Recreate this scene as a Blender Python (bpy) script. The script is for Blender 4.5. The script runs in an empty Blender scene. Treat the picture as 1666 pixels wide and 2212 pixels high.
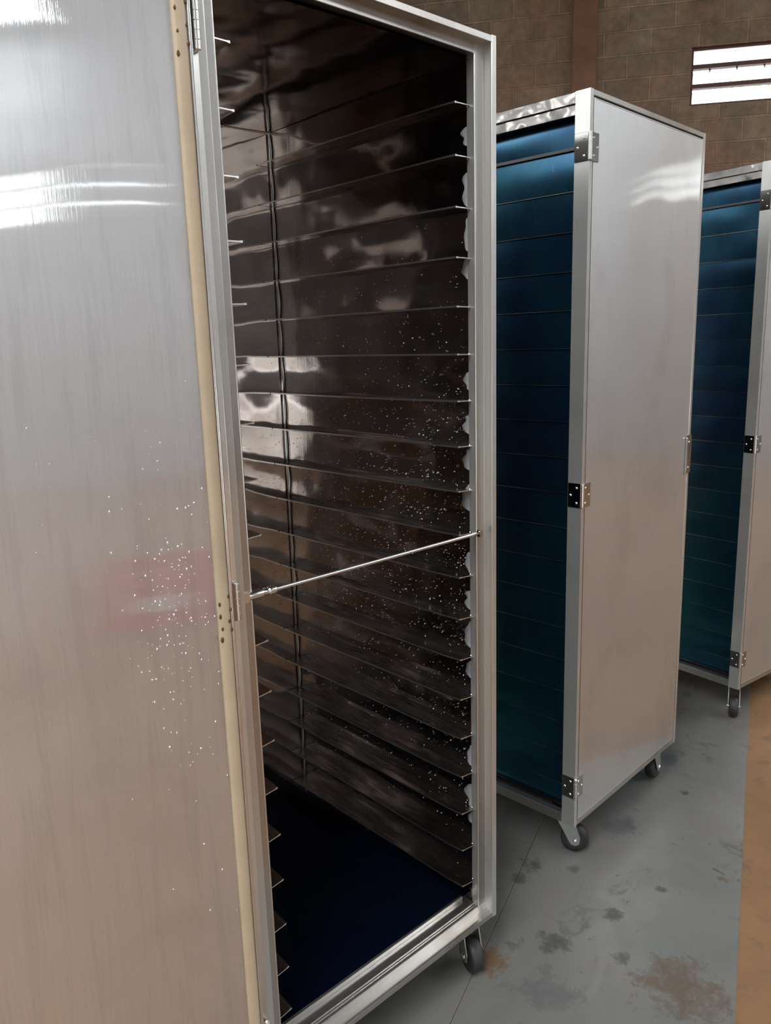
import bpy, math, random
from mathutils import Vector, Matrix
random.seed(7)
C = bpy.context.scene.collection
S = bpy.context.scene

# ---------------------------------------------------------------- camera
HC = 0.13                                   # underside of the cabinets above the floor
F, YAW, PITCH, ROLL = 1710.95, 0.7412, 0.2106, -0.0299
CAM = Vector((-0.589, -0.972, 1.2354 + HC))
fw = Vector((math.sin(YAW)*math.cos(PITCH), math.cos(YAW)*math.cos(PITCH), -math.sin(PITCH)))
r0 = Vector((math.cos(YAW), -math.sin(YAW), 0)); u0 = r0.cross(fw)
rr = r0*math.cos(ROLL) + u0*math.sin(ROLL); uu = rr.cross(fw)
cd = bpy.data.cameras.new('camera'); cam = bpy.data.objects.new('camera', cd); C.objects.link(cam)
cd.sensor_fit = 'VERTICAL'; cd.sensor_height = 24; cd.lens = F/2212*24; cd.clip_start = 0.02; cd.clip_end = 200
cam.matrix_world = Matrix(((rr.x, uu.x, -fw.x, CAM.x), (rr.y, uu.y, -fw.y, CAM.y), (rr.z, uu.z, -fw.z, CAM.z), (0, 0, 0, 1)))
S.camera = cam
S.view_settings.view_transform = 'Standard'; S.view_settings.look = 'None'
S.view_settings.gamma = 1; S.view_settings.use_curve_mapping = False
S.view_settings.exposure = 0.0
# hall axes: a runs along the block wall, b points at it; origin on the floor under the camera
HA = Vector((0.59973, -0.80020, 0)); HB = Vector((0.80020, 0.59973, 0)); HO = Vector((CAM.x, CAM.y, 0))
HROT = math.atan2(HA.y, HA.x)
def hall(a, b, z=0): return HO + HA*a + HB*b + Vector((0, 0, z))
A0, A1, B0, B1, CZ = -9.0, 7.0, -3.8, 6.0, 4.35

# ---------------------------------------------------------------- world and daylight
w = bpy.data.worlds.new('sky'); S.world = w; w.use_nodes = True
nt = w.node_tree; bg = nt.nodes['Background']
bg.inputs[0].default_value = (0.90, 0.95, 1.0, 1); bg.inputs[1].default_value = 8.0
def area(name, a, b, z, sx, sy, power, color, rot):
    l = bpy.data.lights.new(name, 'AREA'); l.shape = 'RECTANGLE'; l.size = sx; l.size_y = sy
    l.energy = power; l.color = color
    o = bpy.data.objects.new(name, l); C.objects.link(o)
    o.location = hall(a, b, z); o.rotation_euler = rot; return o
# daylight entering by the translucent roof strips, the last one added to brighten wall_right
SKYL = [(6.25, -2.75, .8, 1.6), (-0.6, -1.6, 1.1, 4.0), (-6.2, 0.8, 1.2, 8.0), (5.0, 3.3, 1.0, 4.2)]     # centre a, b, size a, size b
for i, (a, b, sa, sb) in enumerate(SKYL):
    area('skylight_daylight', a, b, CZ-0.02, sa, sb, (95, 210, 480, 165)[i], (0.94, 0.97, 1.0), (0, 0, HROT))
# daylight entering by the high windows of wall_right
WINR = [(-2.2, 2.6), (2.2, 1.5)]            # b centre, width

# ---------------------------------------------------------------- helpers
class MB:
    def __init__(s): s.v = []; s.f = []; s.m = []; s.sm = []
    def add(s, v, f, m=0, smooth=False):
        n = len(s.v); s.v += [tuple(p) for p in v]
        for q in f: s.f.append(tuple(i+n for i in q)); s.m.append(m); s.sm.append(smooth)
    def box(s, x0, x1, y0, y1, z0, z1, m=0):
        s.add([(x, y, z) for x in (x0, x1) for y in (y0, y1) for z in (z0, z1)],
              [(0, 1, 3, 2), (4, 6, 7, 5), (0, 4, 5, 1), (2, 3, 7, 6), (0, 2, 6, 4), (1, 5, 7, 3)], m)
    def prism(s, poly, h0, h1, fn, m=0, smooth=False):      # poly 2D, fn(u,v,h) -> xyz
        n = len(poly)
        s.add([fn(u, v, h0) for u, v in poly]+[fn(u, v, h1) for u, v in poly],
              [tuple(range(n))[::-1], tuple(range(n, 2*n))], m)
        s.add([fn(u, v, h0) for u, v in poly]+[fn(u, v, h1) for u, v in poly],
              [(i, (i+1) % n, n+(i+1) % n, n+i) for i in range(n)], m, smooth)
    def tube(s, pts, r, n=10, m=0, cap=True):
        pts = [Vector(p) for p in pts]; R = r if isinstance(r, (list, tuple)) else [r]*len(pts)
        rings = []
        up = Vector((0, 0, 1))
        for i, p in enumerate(pts):
            t = (pts[min(i+1, len(pts)-1)]-pts[max(i-1, 0)]).normalized()
            a = up if abs(t.z) < .9 else Vector((1, 0, 0))
            x = t.cross(a).normalized(); y = x.cross(t).normalized()
            rings.append([p+x*math.cos(k*2*math.pi/n)*R[i]+y*math.sin(k*2*math.pi/n)*R[i] for k in range(n)])
        v = [q for g in rings for q in g]; f = []
        for i in range(len(pts)-1):
            for k in range(n): f.append((i*n+k, i*n+(k+1) % n, (i+1)*n+(k+1) % n, (i+1)*n+k))
        s.add(v, f, m, True)
        if cap: s.add(rings[0]+rings[-1], [tuple(range(n))[::-1], tuple(range(n, 2*n))], m)
    def lathe(s, prof, c, axis, n=28, m=0):                 # prof: (radius, offset along axis)
        c = Vector(c); ax = Vector(axis).normalized()
        a = Vector((0, 0, 1)) if abs(ax.z) < .9 else Vector((1, 0, 0))
        x = ax.cross(a).normalized(); y = ax.cross(x)
        v = [c+ax*h+(x*math.cos(k*2*math.pi/n)+y*math.sin(k*2*math.pi/n))*r for r, h in prof for k in range(n)]
        f = [(i*n+k, i*n+(k+1) % n, (i+1)*n+(k+1) % n, (i+1)*n+k) for i in range(len(prof)-1) for k in range(n)]
        s.add(v, f, m, True)
        s.add(v[:n]+v[-n:], [tuple(range(n))[::-1], tuple(range(n, 2*n))], m)
    def dome(s, c, nrm, r, h, m=0, n=10, st=1.0):
        c = Vector(c); ax = Vector(nrm).normalized()
        a = Vector((0, 0, 1)) if abs(ax.z) < .9 else Vector((1, 0, 0))
        x = ax.cross(a).normalized(); y = ax.cross(x)
        v = []
        for t in (0, .45, .8):
            rr_ = r*math.cos(t*math.pi/2); hh = h*math.sin(t*math.pi/2)
            v += [c+ax*hh+x*math.cos(k*2*math.pi/n)*rr_+y*math.sin(k*2*math.pi/n)*rr_*st for k in range(n)]
        v.append(c+ax*h)
        f = [(i*n+k, i*n+(k+1) % n, (i+1)*n+(k+1) % n, (i+1)*n+k) for i in range(2) for k in range(n)]
        f += [(2*n+k, 2*n+(k+1) % n, 3*n) for k in range(n)]
        s.add(v, f, m, True)
    def grid(s, nu, nv, fn, m=0, smooth=True):
        v = [fn(i/nu, j/nv) for j in range(nv+1) for i in range(nu+1)]
        f = [(j*(nu+1)+i, j*(nu+1)+i+1, (j+1)*(nu+1)+i+1, (j+1)*(nu+1)+i) for j in range(nv) for i in range(nu)]
        s.add(v, f, m, smooth)
    def build(s, name, mats, parent=None, bevel=0, seg=2):
        me = bpy.data.meshes.new(name); me.from_pydata(s.v, [], s.f)
        for mm in (mats if isinstance(mats, (list, tuple)) else [mats]): me.materials.append(mm)
        me.polygons.foreach_set('material_index', s.m); me.polygons.foreach_set('use_smooth', s.sm)
        me.update()
        o = bpy.data.objects.new(name, me); C.objects.link(o)
        if parent is not None: o.parent = parent
        if bevel:
            b = o.modifiers.new('bevel', 'BEVEL'); b.width = bevel; b.segments = seg; b.limit_method = 'ANGLE'
            b.harden_normals = False
        return o
def tag(o, label, cat, group=None, kind=None):
    if label: o['label'] = label
    if cat: o['category'] = cat
    if group: o['group'] = group
    if kind: o['kind'] = kind
    return o
def root(name, loc, rz, label, cat, group=None):
    o = bpy.data.objects.new(name, None); C.objects.link(o); o.empty_display_size = .1
    o.location = loc; o.rotation_euler = (0, 0, rz); return tag(o, label, cat, group)

# ---------------------------------------------------------------- materials
def newmat(name):
    m = bpy.data.materials.new(name); m.use_nodes = True; n = m.node_tree
    for x in list(n.nodes): n.nodes.remove(x)
    out = n.nodes.new('ShaderNodeOutputMaterial'); return m, n, out
def N(n, t, **kw):
    x = n.nodes.new(t)
    for k, v in kw.items(): setattr(x, k, v)
    return x
def noise(n, vec, scale=5, detail=4, rough=.55, stretch=None, dist=0):
    if stretch:
        mp = N(n, 'ShaderNodeMapping'); mp.inputs['Scale'].default_value = stretch
        n.links.new(vec, mp.inputs[0]); vec = mp.outputs[0]
    x = N(n, 'ShaderNodeTexNoise'); x.inputs['Scale'].default_value = scale; x.inputs['Detail'].default_value = detail
    x.inputs['Roughness'].default_value = rough; x.inputs['Distortion'].default_value = dist
    n.links.new(vec, x.inputs['Vector']); return x.outputs['Fac']
def ramp(n, fac, stops):
    x = N(n, 'ShaderNodeValToRGB'); e = x.color_ramp.elements
    while len(e) < len(stops): e.new(.5)
    for i, (p, c) in enumerate(stops):
        e[i].position = p; e[i].color = (*c, 1) if isinstance(c, (tuple, list)) else (c, c, c, 1)
    n.links.new(fac, x.inputs[0]); return x.outputs[0]
def mix(n, fac, a, b, mode='MIX'):
    x = N(n, 'ShaderNodeMixRGB', blend_type=mode)
    for i, v in ((0, fac), (1, a), (2, b)):
        if isinstance(v, bpy.types.NodeSocket): n.links.new(v, x.inputs[i])
        elif isinstance(v, (tuple, list)): x.inputs[i].default_value = (*v, 1)
        else: x.inputs[i].default_value = v if i == 0 else (v, v, v, 1)
    return x.outputs[0]
def coord(n): return N(n, 'ShaderNodeTexCoord').outputs['Object']
def bumpn(n, h, strength, dist, prev=None):
    b = N(n, 'ShaderNodeBump'); b.inputs['Strength'].default_value = strength; b.inputs['Distance'].default_value = dist
    n.links.new(h, b.inputs['Height'])
    if prev: n.links.new(prev, b.inputs['Normal'])
    return b.outputs[0]
def steel(name, col=(.62, .62, .61), dirt=(.36, .34, .31), ra=.48, rb=.10, sharp=.3, wave=.0, wscale=4, dirt_lo=.5, dirt_hi=.8,
          brush=(60, 60, 1.2), streak=0.0, metal=1.0):
    m, n, out = newmat(name); co = coord(n)
    br = noise(n, co, 6, 5, .6, brush)
    d = noise(n, co, 3.2, 8, .62, dist=.3)
    d2 = ramp(n, d, [(dirt_lo, 0.0), (dirt_hi, 1.0)])
    c = mix(n, d2, col, dirt)
    c = mix(n, ramp(n, br, [(.3, .0), (.7, .16)]), c, tuple(x*.72 for x in col))
    if streak:
        s_ = noise(n, co, 5, 6, .7, (9, 9, .55), dist=.5)
        c = mix(n, ramp(n, s_, [(.53, 0.0), (.60, streak), (.66, .12)]), c, tuple(x*.6 for x in col))
    nb = None
    if wave:
        wv = noise(n, co, wscale, 1.5, .4); nb = bumpn(n, wv, 1.0, wave)
    nb = bumpn(n, br, .05, .0012, nb)
    ps = []
    for r in (ra, rb):
        p = N(n, 'ShaderNodeBsdfPrincipled'); p.inputs['Metallic'].default_value = metal
        n.links.new(c, p.inputs['Base Color'])
        rr_ = ramp(n, br, [(.25, r*.9), (.75, min(1, r*1.1))]); n.links.new(rr_, p.inputs['Roughness'])
        n.links.new(nb, p.inputs['Normal']); ps.append(p)
    mx = N(n, 'ShaderNodeMixShader'); mx.inputs[0].default_value = sharp
    n.links.new(ps[0].outputs[0], mx.inputs[1]); n.links.new(ps[1].outputs[0], mx.inputs[2])
    n.links.new(mx.outputs[0], out.inputs[0]); return m
def plain(name, col, rough=.6, metal=0.0, var=.25, scale=12, bump=.0, coat=0, trans=0, ior=1.45):
    m, n, out = newmat(name); co = coord(n)
    p = N(n, 'ShaderNodeBsdfPrincipled'); p.inputs['Roughness'].default_value = rough; p.inputs['Metallic'].default_value = metal
    f = noise(n, co, scale, 5, .6)
    c = mix(n, ramp(n, f, [(.3, 0.0), (.75, 1.0)]), col, tuple(x*(1-var) for x in col)); n.links.new(c, p.inputs['Base Color'])
    if bump: n.links.new(bumpn(n, f, .5, bump), p.inputs['Normal'])
    if coat: p.inputs['Coat Weight'].default_value = coat
    if trans: p.inputs['Transmission Weight'].default_value = trans; p.inputs['IOR'].default_value = ior
    n.links.new(p.outputs[0], out.inputs[0]); return m
M = {}
M['door'] = steel('brushed_steel_door', (.70, .705, .705), (.55, .54, .52), .50, .03, .32, wave=.006, wscale=2.0, dirt_lo=.5, dirt_hi=.85, streak=.18)
M['door2'] = steel('brushed_steel_closed_door', (.69, .70, .70), (.56, .55, .53), .48, .035, .30, wave=.0015, wscale=2.4, dirt_lo=.5, dirt_hi=.8)
M['post'] = steel('stainless_post', (.58, .575, .54), (.42, .41, .37), .40, .14, .4, dirt_lo=.5, dirt_hi=.8, metal=.8)
M['lip'] = steel('stainless_frame', (.50, .485, .46), (.30, .27, .23), .42, .16, .4, dirt_lo=.52, dirt_hi=.75)
M['mirror'] = steel('mirror_steel', (.41, .38, .36), (.19, .15, .13), .30, .045, .85, wave=.0028, wscale=9, dirt_lo=.42, dirt_hi=.8, brush=(40, 40, 2))
M['rail'] = steel('rail_steel', (.52, .48, .45), (.26, .20, .17), .28, .09, .6, dirt_lo=.42, dirt_hi=.8, brush=(40, 1.5, 40))
M['band'] = steel('dented_top_band', (.48, .46, .43), (.14, .13, .12), .32, .08, .6, wave=.006, wscale=16, dirt_lo=.42, dirt_hi=.7, brush=(20, 20, 20))
M['edge'] = steel('bright_cut_edge', (.75, .74, .72), (.5, .5, .5), .35, .2, .3)
M['zinc'] = plain('zinc_plated', (.42, .44, .41), .38, .85, .2, 30)
M['rubber'] = plain('black_rubber', (.022, .018, .018), .55, 0, .4, 40, bump=.0006)
M['hub'] = plain('dark_wheel_hub', (.03, .025, .024), .4, 0, .3, 40)
M['seal'] = plain('tan_rubber_seal', (.43, .345, .235), .40, 0, .22, 9)
M['caulk'] = plain('grey_sealant', (.23, .235, .24), .6, 0, .3, 60, bump=.002)
M['rust'] = plain('brown_glue_spot', (.10, .055, .018), .35, 0, .5, 200)
M['rivet'] = plain('rivet_steel', (.85, .84, .80), .22, 1, .1, 60)
M['hinge'] = plain('polished_hinge', (.50, .50, .48), .12, 1, .25, 50)
M['drop'] = plain('water_droplet', (.80, .80, .80), .12, .3, 0, 5, trans=.35, ior=1.33)  # whitish body colour stands in for the droplets' glints
M['frame_w'] = plain('window_frame_paint', (.10, .045, .032), .6, 0, .3, 20)
def film(name, c1, c2):
    m, n, out = newmat(name); co = coord(n)
    f = noise(n, co, 3, 5, .6, (1, 1, .5)); sc = noise(n, co, 14, 6, .7, (1, 6, .7))
    c = mix(n, ramp(n, f, [(.35, 0.0), (.7, 1.0)]), c1, c2)
    c = mix(n, ramp(n, sc, [(.66, 0.0), (.74, .35)]), c, (.06, .17, .22))
    p = N(n, 'ShaderNodeBsdfPrincipled'); n.links.new(c, p.inputs['Base Color'])
    p.inputs['Metallic'].default_value = .85; n.links.new(ramp(n, f, [(.2, .22), (.8, .34)]), p.inputs['Roughness'])
    p.inputs['Coat Weight'].default_value = .1; p.inputs['Coat Roughness'].default_value = .2
    n.links.new(bumpn(n, noise(n, co, 6, 2, .5), .6, .003), p.inputs['Normal'])
    n.links.new(p.outputs[0], out.inputs[0]); return m
M['film'] = film('blue_protective_film', (.010, .032, .072), (.004, .068, .078))
M['filmdark'] = film('dark_blue_film', (.006, .012, .045), (.006, .018, .035))
M['seam'] = steel('film_seam', (.26, .27, .22), (.05, .06, .06), .4, .2, .3, dirt_lo=.38, dirt_hi=.58)

def mat_floor():
    m, n, out = newmat('worn_ochre_floor'); co = coord(n)
    a = noise(n, co, 1.3, 8, .65, dist=.4); b = noise(n, co, 14, 8, .7)
    c = ramp(n, a, [(.3, (.165, .085, .036)), (.6, (.24, .13, .058)), (.8, (.20, .115, .06))])
    c = mix(n, ramp(n, b, [(.54, 0.0), (.66, .75)]), c, (.13, .08, .045))
    p = N(n, 'ShaderNodeBsdfPrincipled'); n.links.new(c, p.inputs['Base Color']); p.inputs['Roughness'].default_value = .75
    n.links.new(bumpn(n, b, .5, .004), p.inputs['Normal']); n.links.new(p.outputs[0], out.inputs[0]); return m
def mapr(n, v, a, b):
    x = N(n, 'ShaderNodeMapRange'); x.inputs[1].default_value = a; x.inputs[2].default_value = b; n.links.new(v, x.inputs[0]); return x.outputs[0]
STAINS = [(0.045, 0.108, 0.085, (0.1, 0.068, 0.042), 0.8), (-0.047, 0.499, 0.04, (0.13, 0.075, 0.035), 0.9), (0.217, 0.27, 0.022, (0.055, 0.052, 0.046), 0.9), (0.076, 0.388, 0.035, (0.055, 0.052, 0.046), 0.8), (0.334, 0.505, 0.028, (0.055, 0.052, 0.046), 0.8), (0.579, 0.317, 0.05, (0.09, 0.095, 0.095), 0.7), (0.348, 0.398, 0.02, (0.055, 0.052, 0.046), 0.7), (0.353, 0.18, 0.014, (0.055, 0.052, 0.046), 0.9), (0.832, 0.166, 0.016, (0.055, 0.052, 0.046), 0.9), (0.589, 0.292, 0.03, (0.09, 0.095, 0.095), 0.8), (1.023, 0.24, 0.04, (0.09, 0.095, 0.095), 0.8), (1.554, 0.228, 0.03, (0.055, 0.052, 0.046), 0.5), (0.457, 0.045, 0.018, (0.1, 0.068, 0.042), 0.9), (0.089, 0.234, 0.02, (0.055, 0.052, 0.046), 0.8), (-0.072, 0.347, 0.06, (0.09, 0.095, 0.095), 0.6), (0.256, 0.521, 0.02, (0.055, 0.052, 0.046), 0.8), (1.074, 0.115, 0.02, (0.09, 0.095, 0.095), 0.7)]
def mat_sheet():
    m, n, out = newmat('grey_sheet'); co = coord(n)
    a = noise(n, co, 2.2, 5, .6, dist=.6); b = noise(n, co, 9, 9, .72, dist=1.2); c2 = noise(n, co, 26, 6, .7, dist=.6)
    k = noise(n, co, 3.0, 3, .5)
    c = ramp(n, a, [(.3, (.135, .140, .129)), (.52, (.163, .156, .138)), (.75, (.172, .153, .130))])
    # smudges: wet footprints and mud specks, clustered
    c = mix(n, ramp(n, a, [(.56, 0.0), (.68, .35)]), c, (.19, .20, .205))
    spots = mix(n, 1.0, ramp(n, b, [(.56, 0.0), (.62, 1.0)]), ramp(n, k, [(.46, 0.0), (.60, 1.0)]), 'MULTIPLY')
    c = mix(n, mix(n, 1.0, spots, .7, 'MULTIPLY'), c, (.085, .08, .07))
    spk = mix(n, 1.0, ramp(n, c2, [(.62, 0.0), (.68, 1.0)]), ramp(n, k, [(.40, 0.0), (.55, .8)]), 'MULTIPLY')
    c = mix(n, spk, c, (.07, .06, .05))
    ns = mix(n, .4, noise(n, co, 11, 6, .65), noise(n, co, 38, 6, .75, dist=1.0))
    for (sx, sy, r_, col, st) in STAINS:
        mp = N(n, 'ShaderNodeMapping', vector_type='POINT'); mp.inputs['Location'].default_value = (-sx/r_, -sy/r_, 0); mp.inputs['Scale'].default_value = (1/r_, 1/r_, 0)
        n.links.new(co, mp.inputs[0]); ln = N(n, 'ShaderNodeVectorMath', operation='LENGTH'); n.links.new(mp.outputs[0], ln.inputs[0])
        ad = N(n, 'ShaderNodeMath', operation='MULTIPLY_ADD'); n.links.new(ns, ad.inputs[0]); ad.inputs[1].default_value = 6.5; n.links.new(ln.outputs['Value'], ad.inputs[2])
        c = mix(n, ramp(n, mapr(n, ad.outputs[0], 3.2, 4.5), [(.25, st), (.62, st*.55), (.8, 0.0)]), c, col)
    # scratches along the sheet
    s_ = noise(n, co, 4, 6, .7, (.5, 60, 1)); c = mix(n, ramp(n, s_, [(.64, 0.0), (.72, .25)]), c, (.42, .42, .40))
    p = N(n, 'ShaderNodeBsdfPrincipled'); n.links.new(c, p.inputs['Base Color'])
    p.inputs['Metallic'].default_value = .25; n.links.new(ramp(n, b, [(.3, .38), (.7, .58)]), p.inputs['Roughness'])
    n.links.new(bumpn(n, b, .3, .001), p.inputs['Normal']); n.links.new(p.outputs[0], out.inputs[0]); return m
def mat_block(name, base, mort, tint):
    m, n, out = newmat(name); co = coord(n)
    sp = N(n, 'ShaderNodeSeparateXYZ'); n.links.new(co, sp.inputs[0])
    cb = N(n, 'ShaderNodeCombineXYZ'); n.links.new(sp.outputs[0], cb.inputs[0]); n.links.new(sp.outputs[2], cb.inputs[1])
    br = N(n, 'ShaderNodeTexBrick'); n.links.new(cb.outputs[0], br.inputs['Vector'])
    br.inputs['Scale'].default_value = 1; br.inputs['Brick Width'].default_value = .30; br.inputs['Row Height'].default_value = .145
    br.inputs['Mortar Size'].default_value = .008; br.inputs['Mortar Smooth'].default_value = .35; br.inputs['Bias'].default_value = 0
    br.inputs['Color1'].default_value = (*base, 1); br.inputs['Color2'].default_value = (*[x*.66 for x in base], 1)
    br.inputs['Mortar'].default_value = (*mort, 1)
    a = noise(n, co, 1.1, 7, .65, dist=.5); b = noise(n, co, 18, 8, .7)
    c = mix(n, ramp(n, a, [(.38, 0.0), (.68, .8)]), br.outputs['Color'], tint)
    c = mix(n, ramp(n, noise(n, co, 3.6, 6, .7, dist=.8), [(.40, .55), (.60, 0.0)]), c, tuple(x*.42 for x in base))
    c = mix(n, ramp(n, noise(n, co, 2.4, 5, .65, (1, 1, .6)), [(.56, 0.0), (.72, .4)]), c, tuple(min(1, x*1.35) for x in base))
    c = mix(n, ramp(n, b, [(.35, .35), (.65, 0.0)]), c, (.045, .028, .02))
    p = N(n, 'ShaderNodeBsdfPrincipled'); n.links.new(c, p.inputs['Base Color']); p.inputs['Roughness'].default_value = .9
    h = mix(n, .35, mix(n, br.outputs['Fac'], 1.0, 0.0), b)
    n.links.new(bumpn(n, h, .9, .012), p.inputs['Normal']); n.links.new(p.outputs[0], out.inputs[0]); return m
M['ground'] = plain('pale_yard', (.62, .60, .56), .9, 0, .2, 2); M['floor'] = mat_floor(); M['sheet'] = mat_sheet()
M['block'] = mat_block('raw_block_wall', (.33, .26, .18), (.40, .31, .21), (.27, .14, .075))
M['block2'] = mat_block('pale_block_wall', (.50, .515, .54), (.46, .47, .48), (.42, .41, .41))  # pale cool colour picked to brighten what the steel doors mirror
M['pil'] = plain('stained_concrete', (.235, .125, .07), .9, 0, .45, 5, bump=.01)
M['roof'] = plain('dark_roof_sheet', (.10, .075, .06), .8, 0, .4, 3)

# ---------------------------------------------------------------- hall
def put(o, a, b, z=0, rz=0):
    o.location = hall(a, b, z); o.rotation_euler = (0, 0, HROT+rz); return o
fl = MB(); fl.box(A0, A1, B0, B1, -.1, 0); put(tag(fl.build('floor', M['floor']), None, None, None, 'structure'), 0, 0)
def cells(x0, x1, z0, z1, holes, fn):
    xs = sorted({x0, x1, *[h[0] for h in holes], *[h[1] for h in holes]}); zs = sorted({z0, z1, *[h[2] for h in holes], *[h[3] for h in holes]})
    for i in range(len(xs)-1):
        for j in range(len(zs)-1):
            cx, cz_ = (xs[i]+xs[i+1])/2, (zs[j]+zs[j+1])/2
            if any(h[0] < cx < h[1] and h[2] < cz_ < h[3] for h in holes): continue
            fn(xs[i], xs[i+1], zs[j], zs[j+1])
T = .16
def wall(name, L0, L1, holes, mat, a, b, rz):
    g = MB(); cells(L0, L1, 0, CZ, holes, lambda x0, x1, z0, z1: g.box(x0, x1, 0, T, z0, z1))
    return put(tag(g.build(name, mat), None, None, None, 'structure'), a, b, 0, rz)
WZ0, WZ1 = 2.845, 3.205
wall('wall_back', A0, A1, [(1.01, 2.45, WZ0, WZ1), (5.42, 6.82, WZ0-.12, WZ1-.12), (-3.4, -2.0, WZ0, WZ1)], M['block'], 0, B1, 0)
wall('wall_right', -B1, -B0, [(-b-w_/2, -b+w_/2, 2.60, 3.15) for b, w_ in WINR], M['block2'], A1, 0, -math.pi/2)
wall('wall_left', B0, B1, [(-3.2, -1.5, 3.72, 4.25)], M['block2'], A0, 0, math.pi/2)
wall('wall_rear', -A1, -A0, [(-4.4, -.8, 0, .98)], M['block2'], 0, B0, math.pi)  # low gap added for the bright patches mirrored inside the open cabinet
gr = MB(); gr.box(A0-14, A1+14, B0-14, B1+14, -.14, -.101); put(tag(gr.build('ground', M['ground']), None, None, None, 'structure'), 0, 0)
ce = MB(); cells(A0, A1, B0, B1, [(a-sa/2, a+sa/2, b-sb/2, b+sb/2) for a, b, sa, sb in SKYL], lambda x0, x1, y0, y1: ce.box(x0, x1, y0, y1, CZ, CZ+.08))
put(tag(ce.build('ceiling', M['roof']), None, None, None, 'structure'), 0, 0)
# plastered column and an upper ledge on the block wall
pl = MB(); pl.box(.24, .40, -.05, .01, 0, CZ); put(tag(pl.build('trim_1', M['pil'], bevel=.006), None, None, None, 'structure'), 0, B1)

# frosted glass of the louvred windows
def mat_glass():
    m, n, out = newmat('frosted_glass'); co = coord(n)
    t = N(n, 'ShaderNodeBsdfTranslucent'); t.inputs[0].default_value = (.93, .90, .86, 1)
    g = N(n, 'ShaderNodeBsdfPrincipled'); g.inputs['Base Color'].default_value = (.95, .95, .93, 1); g.inputs['Roughness'].default_value = .35
    g.inputs['Transmission Weight'].default_value = 1; g.inputs['IOR'].default_value = 1.3
    mx = N(n, 'ShaderNodeMixShader'); f = noise(n, co, 30, 3, .5); n.links.new(ramp(n, f, [(.3, .45), (.7, .6)]), mx.inputs[0])
    n.links.new(t.outputs[0], mx.inputs[1]); n.links.new(g.outputs[0], mx.inputs[2]); n.links.new(mx.outputs[0], out.inputs[0]); return m
M['glass'] = mat_glass(); M['dimglass'] = plain('dim_glass', (.30, .31, .31), .5, 0, .3, 12, trans=.35)  # second glass: missing sunlight is put into a dimmer pane colour
def louvre(name, x0, x1, z0, z1, a, b, rz):
    f = MB(); H_ = z1-z0; t = .018
    for q in ((x0, x1, z0, z0+t), (x0, x1, z1-t, z1), (x0, x0+t, z0, z1), (x1-t, x1, z0, z1)): f.box(q[0], q[1], .03, .07, q[2], q[3])
    for zf in (.665, .335):
        f.box(x0, x1, .02, .075, z0+H_*zf-.010, z0+H_*zf+.016)
        f.box(x0, x1, .055, .068, z0+H_*zf-.036, z0+H_*zf-.030)
    k = x0+.12
    while k < x1: f.box(k, k+.01, .045, .055, z0+H_*.665-.03, z0+H_*.665); k += .17
    o = put(tag(f.build(name, M['frame_w'], bevel=.002), None, None, None, 'structure'), a, b, 0, rz)
    for zb, zt in ((.68, .95), (.36, .60), (.04, .27)):
        for xa, xb, mt in ([(x0+.02, x1-.02, 'glass')] if name != 'window_3' else [(x0+.02, x0+1.14, 'dimglass'), (x0+1.15, x1-.02, 'glass')]):
            g = MB(); g.prism([(.06, z0+H_*zb), (.064, z0+H_*zb), (.044, z0+H_*zt), (.040, z0+H_*zt)], xa, xb, lambda u, v, h: (h, u, v))
            g.build('pane', M[mt], o)
    return o
louvre('window_1', 1.01, 2.45, WZ0, WZ1, 0, B1, 0)
louvre('window_6', -3.2, -1.5, 3.72, 4.25, A0, 0, math.pi/2)  # unseen window added to light up the top of the blue film
louvre('window_5', 5.42, 6.82, WZ0-.12, WZ1-.12, 0, B1, 0)
louvre('window_2', -3.4, -2.0, WZ0, WZ1, 0, B1, 0)
for i, (b, w_) in enumerate(WINR): louvre('window_%d' % (i+3), -b-w_/2, -b+w_/2, 2.60, 3.15, A1, 0, -math.pi/2)

# grey sheets laid on the floor: long edge through (1.452,-.176), direction 22 degrees
SA = math.radians(22.04); SO = Vector((0.816, -0.436, 0))
def sheet(name, u0_, u1_, v0, v1, label):
    g = MB(); g.box(u0_, u1_, v0, v1, 0.0005, .0035)
    o = g.build(name, M['sheet'], None, bevel=.0008); o.location = SO; o.rotation_euler = (0, 0, SA)
    return tag(o, label, 'floor sheet')
sheet('floor_sheet', -.62, 3.4, 0, .525, 'stained grey metal sheet lying along the brown floor edge, in front of the casters')
sheet('floor_sheet', -.62, 3.4, .5262, 1.75, 'grey metal sheet lying in the shade beneath the steel cabinets')

# ---------------------------------------------------------------- cabinets
W, D, H = .595, .675, 1.75
P = .037; LIP = .012; RB = .02            # post width, lip, rebate depth
RAILS = [1.640-.0862*k for k in range(19)]
def post_poly(mx, my):
    q = [(0, 0), (LIP, 0), (LIP, RB), (P, RB), (P, P), (0, P)]
    return [((W-x if mx else x), (D-y if my else y)) for x, y in q]
def make_hinge(z, parent, left_leaf_parent):
    # leaf on the side of the post, knuckle on the corner
    g = MB(); g.box(-.0022, 0, .002, .036, z-.029, z+.029)
    h = g.build('hinge_leaf', M['hinge'], left_leaf_parent, bevel=.0007)
    for dy, dz in ((.012, .018), (.028, 0), (.012, -.018)):
        r = MB(); r.dome((-.0022, dy, z+dz), (-1, 0, 0), .0033, .0022); r.build('rivet', M['rivet'], h)
    k = MB()
    for i in range(5): k.lathe([(.0039, -.0056), (.0042, -.0054), (.0042, -.0050), (.0042, .0050), (.0042, .0054), (.0039, .0056)], (-.002, -.003, z-.0225+i*.01125), (0, 0, 1), 14)
    k.build('hinge_knuckle', M['edge'], h)
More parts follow.
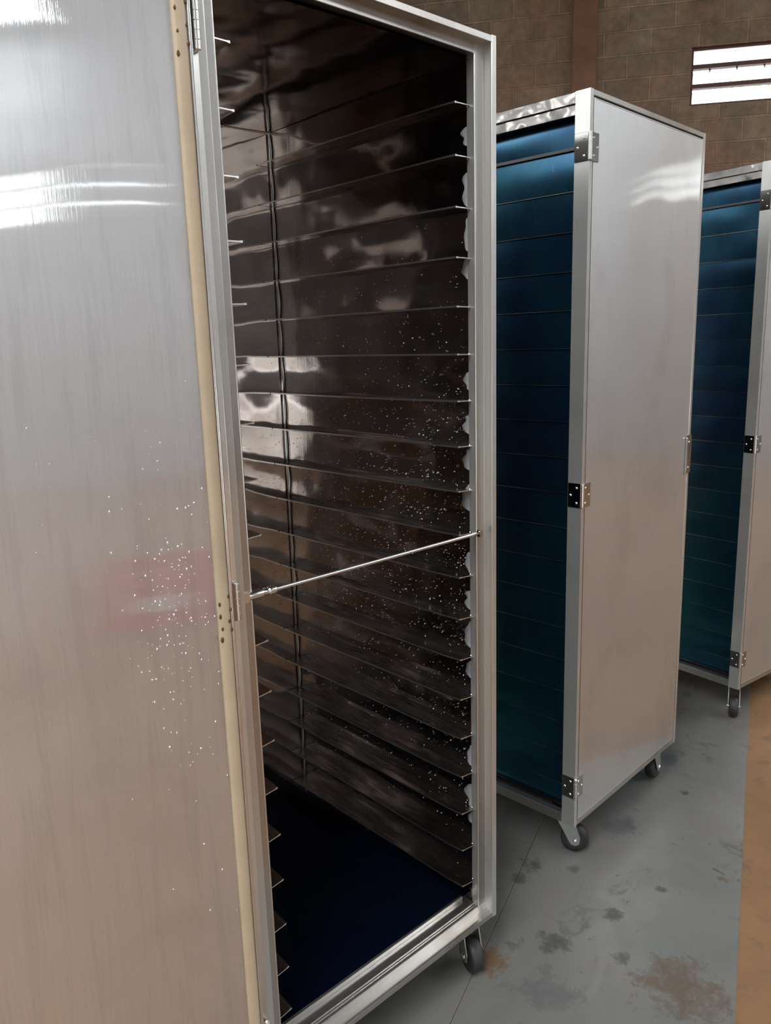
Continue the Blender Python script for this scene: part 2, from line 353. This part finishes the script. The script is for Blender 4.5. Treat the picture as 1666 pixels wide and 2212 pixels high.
def door_hinge(z, parent):                # leaf riding on the door front
    g = MB(); g.box(.002, .036, -.0022, 0, z-.029, z+.029)
    h = g.build('hinge_leaf', M['hinge'], parent, bevel=.0007)
    for dx, dz in ((.013, .018), (.029, 0), (.013, -.018)):
        r = MB(); r.dome((dx, -.0022, z+dz), (0, -1, 0), .0033, .0022); r.build('rivet', M['rivet'], h)
HZ = (1.635, .870, .110)
def wavy(x, z, s): return .0011*math.sin(3.1*x*3+s)*math.sin(2.3*z+s*2)+.0009*math.sin(5.3*z+s)*math.cos(4*x+s)
def make_door(parent, mat, seal=False, ang=0, seedv=0.0):
    # local frame: pivot on the corner, +X along the closed door, outer face at Y=0, inner at Y=.02
    e = bpy.data.objects.new('door', None); C.objects.link(e); e.parent = parent; e.location = (0, 0, 0); e.rotation_euler = (0, 0, ang)
    if ang: e.location = (-.003, -.004, 0)
    x0, x1, z0, z1 = LIP+.0052, W-LIP-.0045, .015, H-LIP-.0042
    g = MB()
    def outer(u, v):
        x = x0+.003+(x1-x0-.006)*u; z = z0+.003+(z1-z0-.006)*v; e_ = min(u, 1-u, 1)*6; e_ = min(1, e_)*min(1, min(v, 1-v)*12)
        sag = 0
        if not seal and abs(x-.44) < .26: sag = .0095*(z-1.6)*math.exp(-((z-1.6)/.3)**2)*.5*(1-math.cos(2*math.pi*(x-.44)/.26))
        return (x, .0005-(wavy(x, z, seedv)*(1.3 if seal else .5)+sag)*e_, z)
    g.grid(48, 96, outer)
    g.grid(24, 64, lambda u, v: (lambda p: (p[0], .0195-(p[1]-.0005), p[2]))(outer(1-u, v)))
    g.build('door_skin', mat, e)
    f = MB()                                   # folded edge all round
    f.box(x0, x0+.003, 0, .020, z0, z1); f.box(x1-.003, x1, 0, .020, z0, z1)
    f.box(x0+.003, x1-.003, 0, .020, z0, z0+.003); f.box(x0+.003, x1-.003, 0, .020, z1-.003, z1)
    f.build('door_edge', M['edge'], e, bevel=.0009)
    for z in HZ: door_hinge(z, e)
    # latch wrapped round the free edge
    l = MB(); l.box(W-.030, W+.002, -.003, .0, .845, .955); l.box(W+.0005, W+.003, -.003, .028, .858, .945)
    l.box(W-.032, W-.029, -.007, .0, .845, .948)
    lo = l.build('latch_plate', M['hinge'], e, bevel=.001)
    for zr in (.935, .862):
        q = MB(); q.dome((W-.016, -.003, zr), (0, -1, 0), .004, .003); q.build('rivet', M['rivet'], lo)
    if seal:
        s_ = MB(); zA, zB = z0+.02, z1-.02
        sec = [(.0245, .0199), (.0255, .0240), (.0290, .0262), (.0400, .0262), (.0435, .0235), (.0450, .0199)]
        s_.prism(sec, z0+.002, z1-.002, lambda u, v, h: (u, v, h), smooth=True)
        s_.prism([(W-u, v) for u, v in sec], z0+.002, z1-.002, lambda u, v, h: (u, v, h), smooth=True)
        s_.box(.045, W-.045, .0199, .0262, z0+.002, z0+.022); s_.box(.045, W-.045, .0199, .0262, z1-.022, z1-.002)
        so = s_.build('door_seal', M['seal'], e); so['label'] = 'tan rubber seal strip'
        b_ = MB(); b_.box(.0222, .0246, .0198, .0245, z0+.001, z1-.001)
        b_.build('door_rim', M['edge'], e, bevel=.0007)
        for zc, cnt in ((1.625, 6), (.865, 8), (.115, 6)):
            for i in range(cnt):
                d = MB(); xx = (.0275 if i % 2 else .0415)+random.uniform(-.002, .002); zz = zc-.035+.07*i/cnt+random.uniform(-.003, .003)
                d.dome((xx, .0258, zz), (0, 1, 0), random.uniform(.0018, .0030), .0010, st=1.5); d.build('glue_spot', M['rust'], so)
        dr = MB()
        for i in range(260):
            xx = random.gauss(.105, .03); zz = .87+random.gauss(0, .10)
            if i > 200: xx = random.uniform(.03, .35); zz = random.uniform(.3, 1.2)
            if xx < .048: continue
            r_ = .0005+.0010*random.random()**2; dr.dome((xx, .0196-wavy(xx, zz, seedv)*0+.0006, zz), (0, 1, 0), r_, r_*.8, n=7, st=random.uniform(1, 1.7))
        o = dr.build('water_droplets', M['drop'], e); o['kind'] = 'stuff'
    return e
def make_caster(parent, x, y, yaw):
    c = bpy.data.objects.new('caster', None); C.objects.link(c); c.parent = parent; c.location = (x, y, 0); c.rotation_euler = (0, 0, yaw)
    pm = MB(); pm.box(-.032, .032, -.026, .026, -.004, -.0005); pm.lathe([(.020, -.016), (.024, -.012), (.025, -.006), (.022, -.004)], (0, 0, 0), (0, 0, 1), 24)
    pm.build('swivel_plate', M['zinc'], c, bevel=.0008)
    fk = MB(); tr = .030                      # trail
    side = [(-.020, -.016), (.022, -.016), (.028, -.030), (tr+.014, -.080), (tr+.012, -.098), (tr+.004, -.104), (tr-.008, -.102), (tr-.014, -.094), (-.012, -.040)]
    for s_ in (-1, 1):
        fk.prism(side, s_*.0175, s_*.0200, lambda u, v, h: (u, h, v))
    fk.box(-.020, .022, -.020, .020, -.0185, -.016)
    fk.build('fork', M['zinc'], c, bevel=.0006)
    wl = MB(); R_ = .0375
    wl.lathe([(R_*.60, -.0145), (R_*.90, -.0145), (R_*.985, -.0105), (R_, 0), (R_*.985, .0105), (R_*.90, .0145), (R_*.60, .0145)], (tr, 0, -HC+.0035+R_), (0, 1, 0), 36)
    wl.build('wheel', M['rubber'], c)
    hb = MB(); hb.lathe([(.006, -.0155), (R_*.55, -.010), (R_*.60, -.0146)], (tr, 0, -HC+.0035+R_), (0, 1, 0), 28); hb.lathe([(R_*.60, .0146), (R_*.55, .010), (.006, .0155)], (tr, 0, -HC+.0035+R_), (0, 1, 0), 28)
    hb.build('wheel_hub', M['hub'], c)
    bo = MB(); bo.tube([(tr, -.021, -HC+.0035+R_), (tr, .021, -HC+.0035+R_)], .0035, 10)
    for s_ in (-1, 1): bo.dome((tr, s_*.0195, -HC+.0035+R_), (0, s_, 0), .0065, .005, n=12)
    bo.build('axle_bolt', M['rivet'], c)
    return c
def side_panel(parent, right, k):
    # folded strips: film outside, bare steel inside, gently bowed between the rails
    g = MB(); zs = [H-.037]+RAILS+[.030]; X = W-.036 if right else .036; sg = 1 if right else -1   # sg: outward
    rnd = random.Random(k*3+right)
    y0, y1 = .033, D-.033
    for i in range(len(zs)-1):
        zt, zb = zs[i], zs[i+1]; amp = rnd.uniform(.0006, .0022); ph = rnd.uniform(0, 6)
        def bow(u, v, amp=amp, ph=ph): return math.sin(math.pi*v)**1.2*(amp+.0010*math.sin(7*u+ph)+.0006*math.sin(15*u+2*ph))
        def inn(u, v, zt=zt, zb=zb, bow=bow): return (X+sg*bow(u, v), y0+(y1-y0)*u, zb+(zt-zb)*v)
        def out_(u, v, zt=zt, zb=zb, bow=bow): return (X+sg*(.0012+bow(u, v)+.0016*(1-v)), y0+(y1-y0)*u, zb+(zt-zb)*v)
        g.grid(16, 6, inn, 0); g.grid(16, 6, lambda u, v, out_=out_: out_(1-u, v), 1)
        # lipped seam under each strip
        if i: g.box(*sorted((X+sg*.0010, X+sg*(.0042 if i > 1 else .008))), y0, y1, zt-.0005, zt+(.0009 if i > 1 else .006), 2 if i > 1 else 3)
    g.box(*sorted((X-.0005*sg, X+.0032*sg)), y0, y1, .024, .032, 0)
    return g.build('side_panel', [M['mirror'], M['film'], M['seam'], M['hub']], parent)
def make_rail(parent, z, right, rnd):
    g = MB(); sg = -1 if right else 1; X = W-.036 if right else .036
    x_in = X; y0, y1 = .030, D-.036; wd = .038
    # flange with a hemmed edge and a slight sag, doubled sheet 2.4 mm
    n = 14; sag = rnd.uniform(-.0012, .0012); fr = rnd.uniform(.0, .002)
    up, dn = [], []
    def zz(t, s_): return z+.0010*s_+sag*math.sin(math.pi*t)+fr*(1-t)*s_*.0
    for j, s_ in enumerate((0, .25, .5, .75, .94, 1)):
        for i in range(n+1):
            t = i/n; x = x_in+sg*wd*s_*(1-.0 if i else .93 if s_ > .9 else 1); y = y0+(y1-y0)*t+(.0 if i else .004*s_)
            h = .0009 if s_ < .9 else .0016
            up.append((x, y, zz(t, s_)+h)); dn.append((x, y, zz(t, s_)-h))
    m_ = n+1; f = [(j*m_+i, j*m_+i+1, (j+1)*m_+i+1, (j+1)*m_+i) for j in range(5) for i in range(n)]
    g.add(up, f, 0, True); g.add(dn, [q[::-1] for q in f], 0, True)
    e = [5*m_+i for i in range(m_)]; L = len(up)
    g.add(up+dn, [(e[i], e[i+1], e[i+1]+L, e[i]+L) for i in range(n)], 1)
    ff = [j*m_ for j in range(6)]; g.add(up+dn, [(ff[j], ff[j+1], ff[j+1]+L, ff[j]+L) for j in range(5)], 1)
    bb = [j*m_+n for j in range(6)]; g.add(up+dn, [(bb[j], bb[j+1], bb[j+1]+L, bb[j]+L) for j in range(5)], 1)
    # weld bead where the rail meets the post
    g.dome((X, .036, z), (0, -1, 0), .0026, .0022, 1)
    return g.build('rail', [M['rail'], M['edge']], parent)
def make_cabinet(loc, rz, label, k, opened=False):
    R_ = root('tray_cabinet', loc, rz, label, 'cabinet', None)
    for mx in (0, 1):
        for my in (0, 1):
            g = MB(); g.prism(post_poly(mx, my), 0, H, lambda u, v, h: (u, v, h))
            if not my:
                fx = lambda x: W-x if mx else x
                g.box(*sorted((fx(.0150), fx(.0355))), RB-.0010, RB+.001, .030, H-.030, 1)
                g.tube([(fx(.0123), .0012, .012), (fx(.0123), .0012, H-.012)], .0013, 8, 2)
                g.tube([(fx(P-.0005), RB, .030), (fx(P-.0005), RB, H-.030)], .0016, 8, 2)
            g.build('front_post' if not my else 'rear_post', [M['post'], M['lip'], M['edge']], R_, bevel=.0013)
    for nm, zf in (('top_frame', lambda z: H-z), ('bottom_frame', lambda z: z)):
        g = MB()
        g.prism([(.0003, .0003), (LIP, .0003), (LIP, RB+.004), (.0003, RB+.004)], LIP-.003, W-LIP+.003, lambda u, v, h: (h, v, zf(u)))
        g.prism([(.0004, RB), (P-.008, RB), (P-.008, P-.0004), (.0004, P-.0004)], P-.001, W-P+.001, lambda u, v, h: (h, v, zf(u)))
        g.build(nm, M['lip'], R_, bevel=.0011)
        g = MB(); g.box(P, W-P, D-P, D, *sorted((zf(0), zf(P)))); g.build('rear_frame', M['lip'], R_, bevel=.0011)
        for X0, X1, X2 in ((.0006, .020, .006), (W-.0006, W-.020, W-.006)):
            a_, b_ = sorted((X0, X1)); c_, d_ = sorted((X2, X1))
            if nm == 'top_frame':
                g = MB(); g.box(a_, b_, P, D-P, H-.024, H-.0005); g.build('side_band', M['band'], R_, bevel=.0011)
                g = MB(); g.box(c_, d_, P, D-P, H-.046, H-.024); g.build('side_band', M['band'], R_, bevel=.0011)
            else:
                g = MB(); g.box(a_, b_, P, D-P, .0005, .026); g.build('side_band', M['lip'], R_, bevel=.0011)
    side_panel(R_, False, k); side_panel(R_, True, k)
    b = MB(); b.grid(20, 50, lambda u, v: (.03+(W-.06)*u, D-.034-.0012*math.sin(9*v+3*u)*math.sin(3.14*u), .03+(H-.07)*v)); b.box(.03, W-.03, D-.032, D-.028, .03, H-.04, 1)
    if opened:
        for X_ in (.040, W-.040): b.tube([(X_, D-.037, .035), (X_, D-.037, H-.04)], .0028, 8)
    b.build('back_panel', [M['mirror'], M['film']], R_)
    t = MB(); t.grid(14, 14, lambda u, v: (.03+(W-.06)*u, .03+(D-.06)*(1-v), H-.036+.002*math.sin(6*u+4*v))); t.box(.02, W-.02, .02, D-.02, H-.012, H-.006)
    t.build('top_panel', M['mirror'], R_)
    f = MB(); f.box(.03, W-.03, .055, D-.03, .036, .040, 1)
    f.box(.037, W-.037, .030, .056, .030, .034, 0); f.box(.05, W-.05, .054, .060, .034, .043, 0)
    f.build('bottom_panel', [M['lip'], M['filmdark']], R_, bevel=.0006)
    for z in HZ: make_hinge(z, R_, R_)
    make_door(R_, M['door'] if opened else M['door2'], seal=opened, ang=math.radians(-182.5) if opened else 0, seedv=k*1.7)
    return R_
c1 = make_cabinet((0, 0, HC), 0, 'nearest tall stainless steel cabinet on casters, its door swung wide open on empty tray rails', 1, True)
c2 = make_cabinet((.9805, .0602, HC), .0581, 'middle closed stainless steel cabinet with blue film side, beneath the louvred window', 2)
c3 = make_cabinet((2.0679, .1154, HC), -.1035, 'farthest closed steel cabinet with dark blue side, cut by the right edge of the photo', 3)
rnd = random.Random(5)
for z in RAILS:
    for rt in (False, True): make_rail(c1, z, rt, rnd)
# locking bar across the opening
z_ = .866
bar = MB(); bar.tube([(.030, .016, z_), (W-.030, .016, z_)], .0033, 14)
lb = bar.build('locking_bar', M['edge'], c1); lb['label'] = 'thin round steel bar across the opening'
sl = MB(); sl.lathe([(.0036, 0), (.0066, .001), (.0066, .026), (.0046, .028), (.0046, .036), (.0066, .038), (.0066, .050), (.0036, .053)], (.028, .016, z_), (1, 0, 0), 16)
sl.box(.018, .028, .010, .022, z_-.008, z_+.008)
s2 = MB(); s2.lathe([(.0036, 0), (.0046, .001), (.0046, .018), (.0036, .020)], (W-.056, .016, z_), (1, 0, 0), 16)
s2.box(W-.037, W-.030, .010, .022, z_-.007, z_+.007); s2.build('bar_sleeve', M['hinge'], lb, bevel=.0004)
sl.build('bar_sleeve', M['rivet'], lb, bevel=.0004)
# smeared sealant down the front edge of the right wall
z0 = .07
while z0 < 1.64:
    h = random.uniform(.022, .062); n = 12; w0 = random.uniform(.010, .026); v = []; ph = random.uniform(0, 6)
    wd = 0
    for j in range(n+1):
        t = j/n; wd = (math.sin(math.pi*t)**.5)*w0*(.62+.22*math.sin(5*t+ph)+.16*math.sin(11*t+2*ph))+.001
        v += [(W-.0362, .0375, z0+h*t), (W-.0378, .0375+wd*.5, z0+h*t), (W-.0376, .0375+wd, z0+h*t), (W-.0364, .0375+wd+.0008, z0+h*t)]
    if not any(abs(z0+h/2-q) < .012 for q in RAILS):
        q = MB(); q.add(v, [(j*4+k, j*4+k+1, j*4+k+5, j*4+k+4) for j in range(n) for k in range(3)], 0, True)
        q.build('sealant_smear', M['caulk'], c1)
    z0 += h+random.uniform(.008, .05)
# water droplets on the right wall and back panel
dr = MB()
for i in range(2600):
    t = random.random(); y = .05+.58*(random.random()**1.3); z = random.triangular(.08, 1.5, .8); r_ = .0004+.0009*random.random()**2.2
    if min(abs(z-q) for q in RAILS) < .004: continue
    dr.dome((W-.0352, y, z), (-1, 0, 0), r_, r_*.9+.0008, n=6, st=random.uniform(1, 1.6))
o = dr.build('water_droplets', M['drop'], c1); o['kind'] = 'stuff'
BACK = [(.055, D-.05), (W-.055, D-.05)]
for c, ms, yw in ((c1, [(.062, .052), (W-.037, .058)]+BACK, (2.2, -1.95, 2.6, 2.0)), (c2, [(.070, .072), (W-.055, .052)]+BACK, (-1.05, .1, .3, 2.4)),
                  (c3, [(.070, .052), (W-.055, .052)]+BACK, (-2.6, 2.3, 1, .5))):
    for (x, y), q in zip(ms, yw): make_caster(c, x, y, q)

# red crate standing on the floor behind the photographer's shoulder; the open door mirrors it
M['red'] = plain('red_plastic', (.55, .035, .03), .35, 0, .15, 8); M['label'] = plain('white_label', (.75, .74, .70), .6, 0, .1, 8)
cr = root('plastic_crate', (1.0, -2.85, 0), .5, 'red plastic crate on the brown floor, mirrored as a red blur in the open door', 'crate')
g = MB(); cw, cdp, chh = .24, .17, .29
for s_ in (-1, 1):
    for z0, z1 in ((.0, .05), (.07, .12), (.14, .19), (.21, .29)):
        g.box(-cw, cw, s_*cdp-.004, s_*cdp+.004, z0, z1); g.box(s_*cw-.004, s_*cw+.004, -cdp, cdp, z0, z1)
    for k in range(-3, 4): g.box(k*.078-.008, k*.078+.008, s_*cdp-.006, s_*cdp+.006, 0, .28)
    for k in range(-2, 3): g.box(s_*cw-.006, s_*cw+.006, k*.08-.008, k*.08+.008, 0, .28)
g.box(-cw, cw, -cdp, cdp, .004, .012)
g.build('crate_body', M['red'], cr, bevel=.0015)
g = MB()
for s_ in (-1, 1): g.box(-cw-.012, cw+.012, s_*cdp-.012, s_*cdp+.012, .28, .292); g.box(s_*cw-.012, s_*cw+.012, -cdp, cdp, .28, .292)
g.build('crate_rim', M['red'], cr, bevel=.003)
g = MB(); g.box(-.07, .07, cdp+.006, cdp+.0075, .09, .17); g.box(-.07, .07, -cdp-.0075, -cdp-.006, .09, .17); g.build('paper_label', M['label'], cr)

# small tree outside the block wall, glimpsed between the window panes
M['leaf'] = plain('green_leaves', (.20, .36, .05), .6, 0, .4, 8); M['bark'] = plain('brown_bark', (.16, .10, .06), .9, 0, .4, 20)
tr = root('tree', hall(1.72, 7.5, -.1), 0, 'sunlit green treetop outside, seen between the panes of the high louvred window', 'tree')
g = MB(); g.tube([(0, 0, 0), (.03, .01, 1.2), (-.02, .03, 2.3), (.02, 0, 3.2)], [.05, .042, .03, .012], 10)
for k in range(5): a_ = k*1.3; g.tube([(-.01, .02, 2.3+k*.15), (.12*math.cos(a_), .12*math.sin(a_), 2.6+k*.15), (.24*math.cos(a_), .24*math.sin(a_), 2.78+k*.15)], [.014, .010, .004], 6)
g.build('trunk', M['bark'], tr)
g = MB(); rn = random.Random(3)
for i in range(900):
    d = Vector((rn.gauss(0, 1), rn.gauss(0, 1), rn.gauss(0, 1))).normalized()*rn.uniform(.12, .36); c = Vector((0, 0, 3.12))+d
    x = Vector((rn.gauss(0, 1), rn.gauss(0, 1), rn.gauss(0, 1))).normalized(); y = x.orthogonal().normalized()
    g.add([c-x*.035, c-y*.012, c+x*.035, c+y*.012], [(0, 1, 2, 3)])
g.build('crown', M['leaf'], tr)
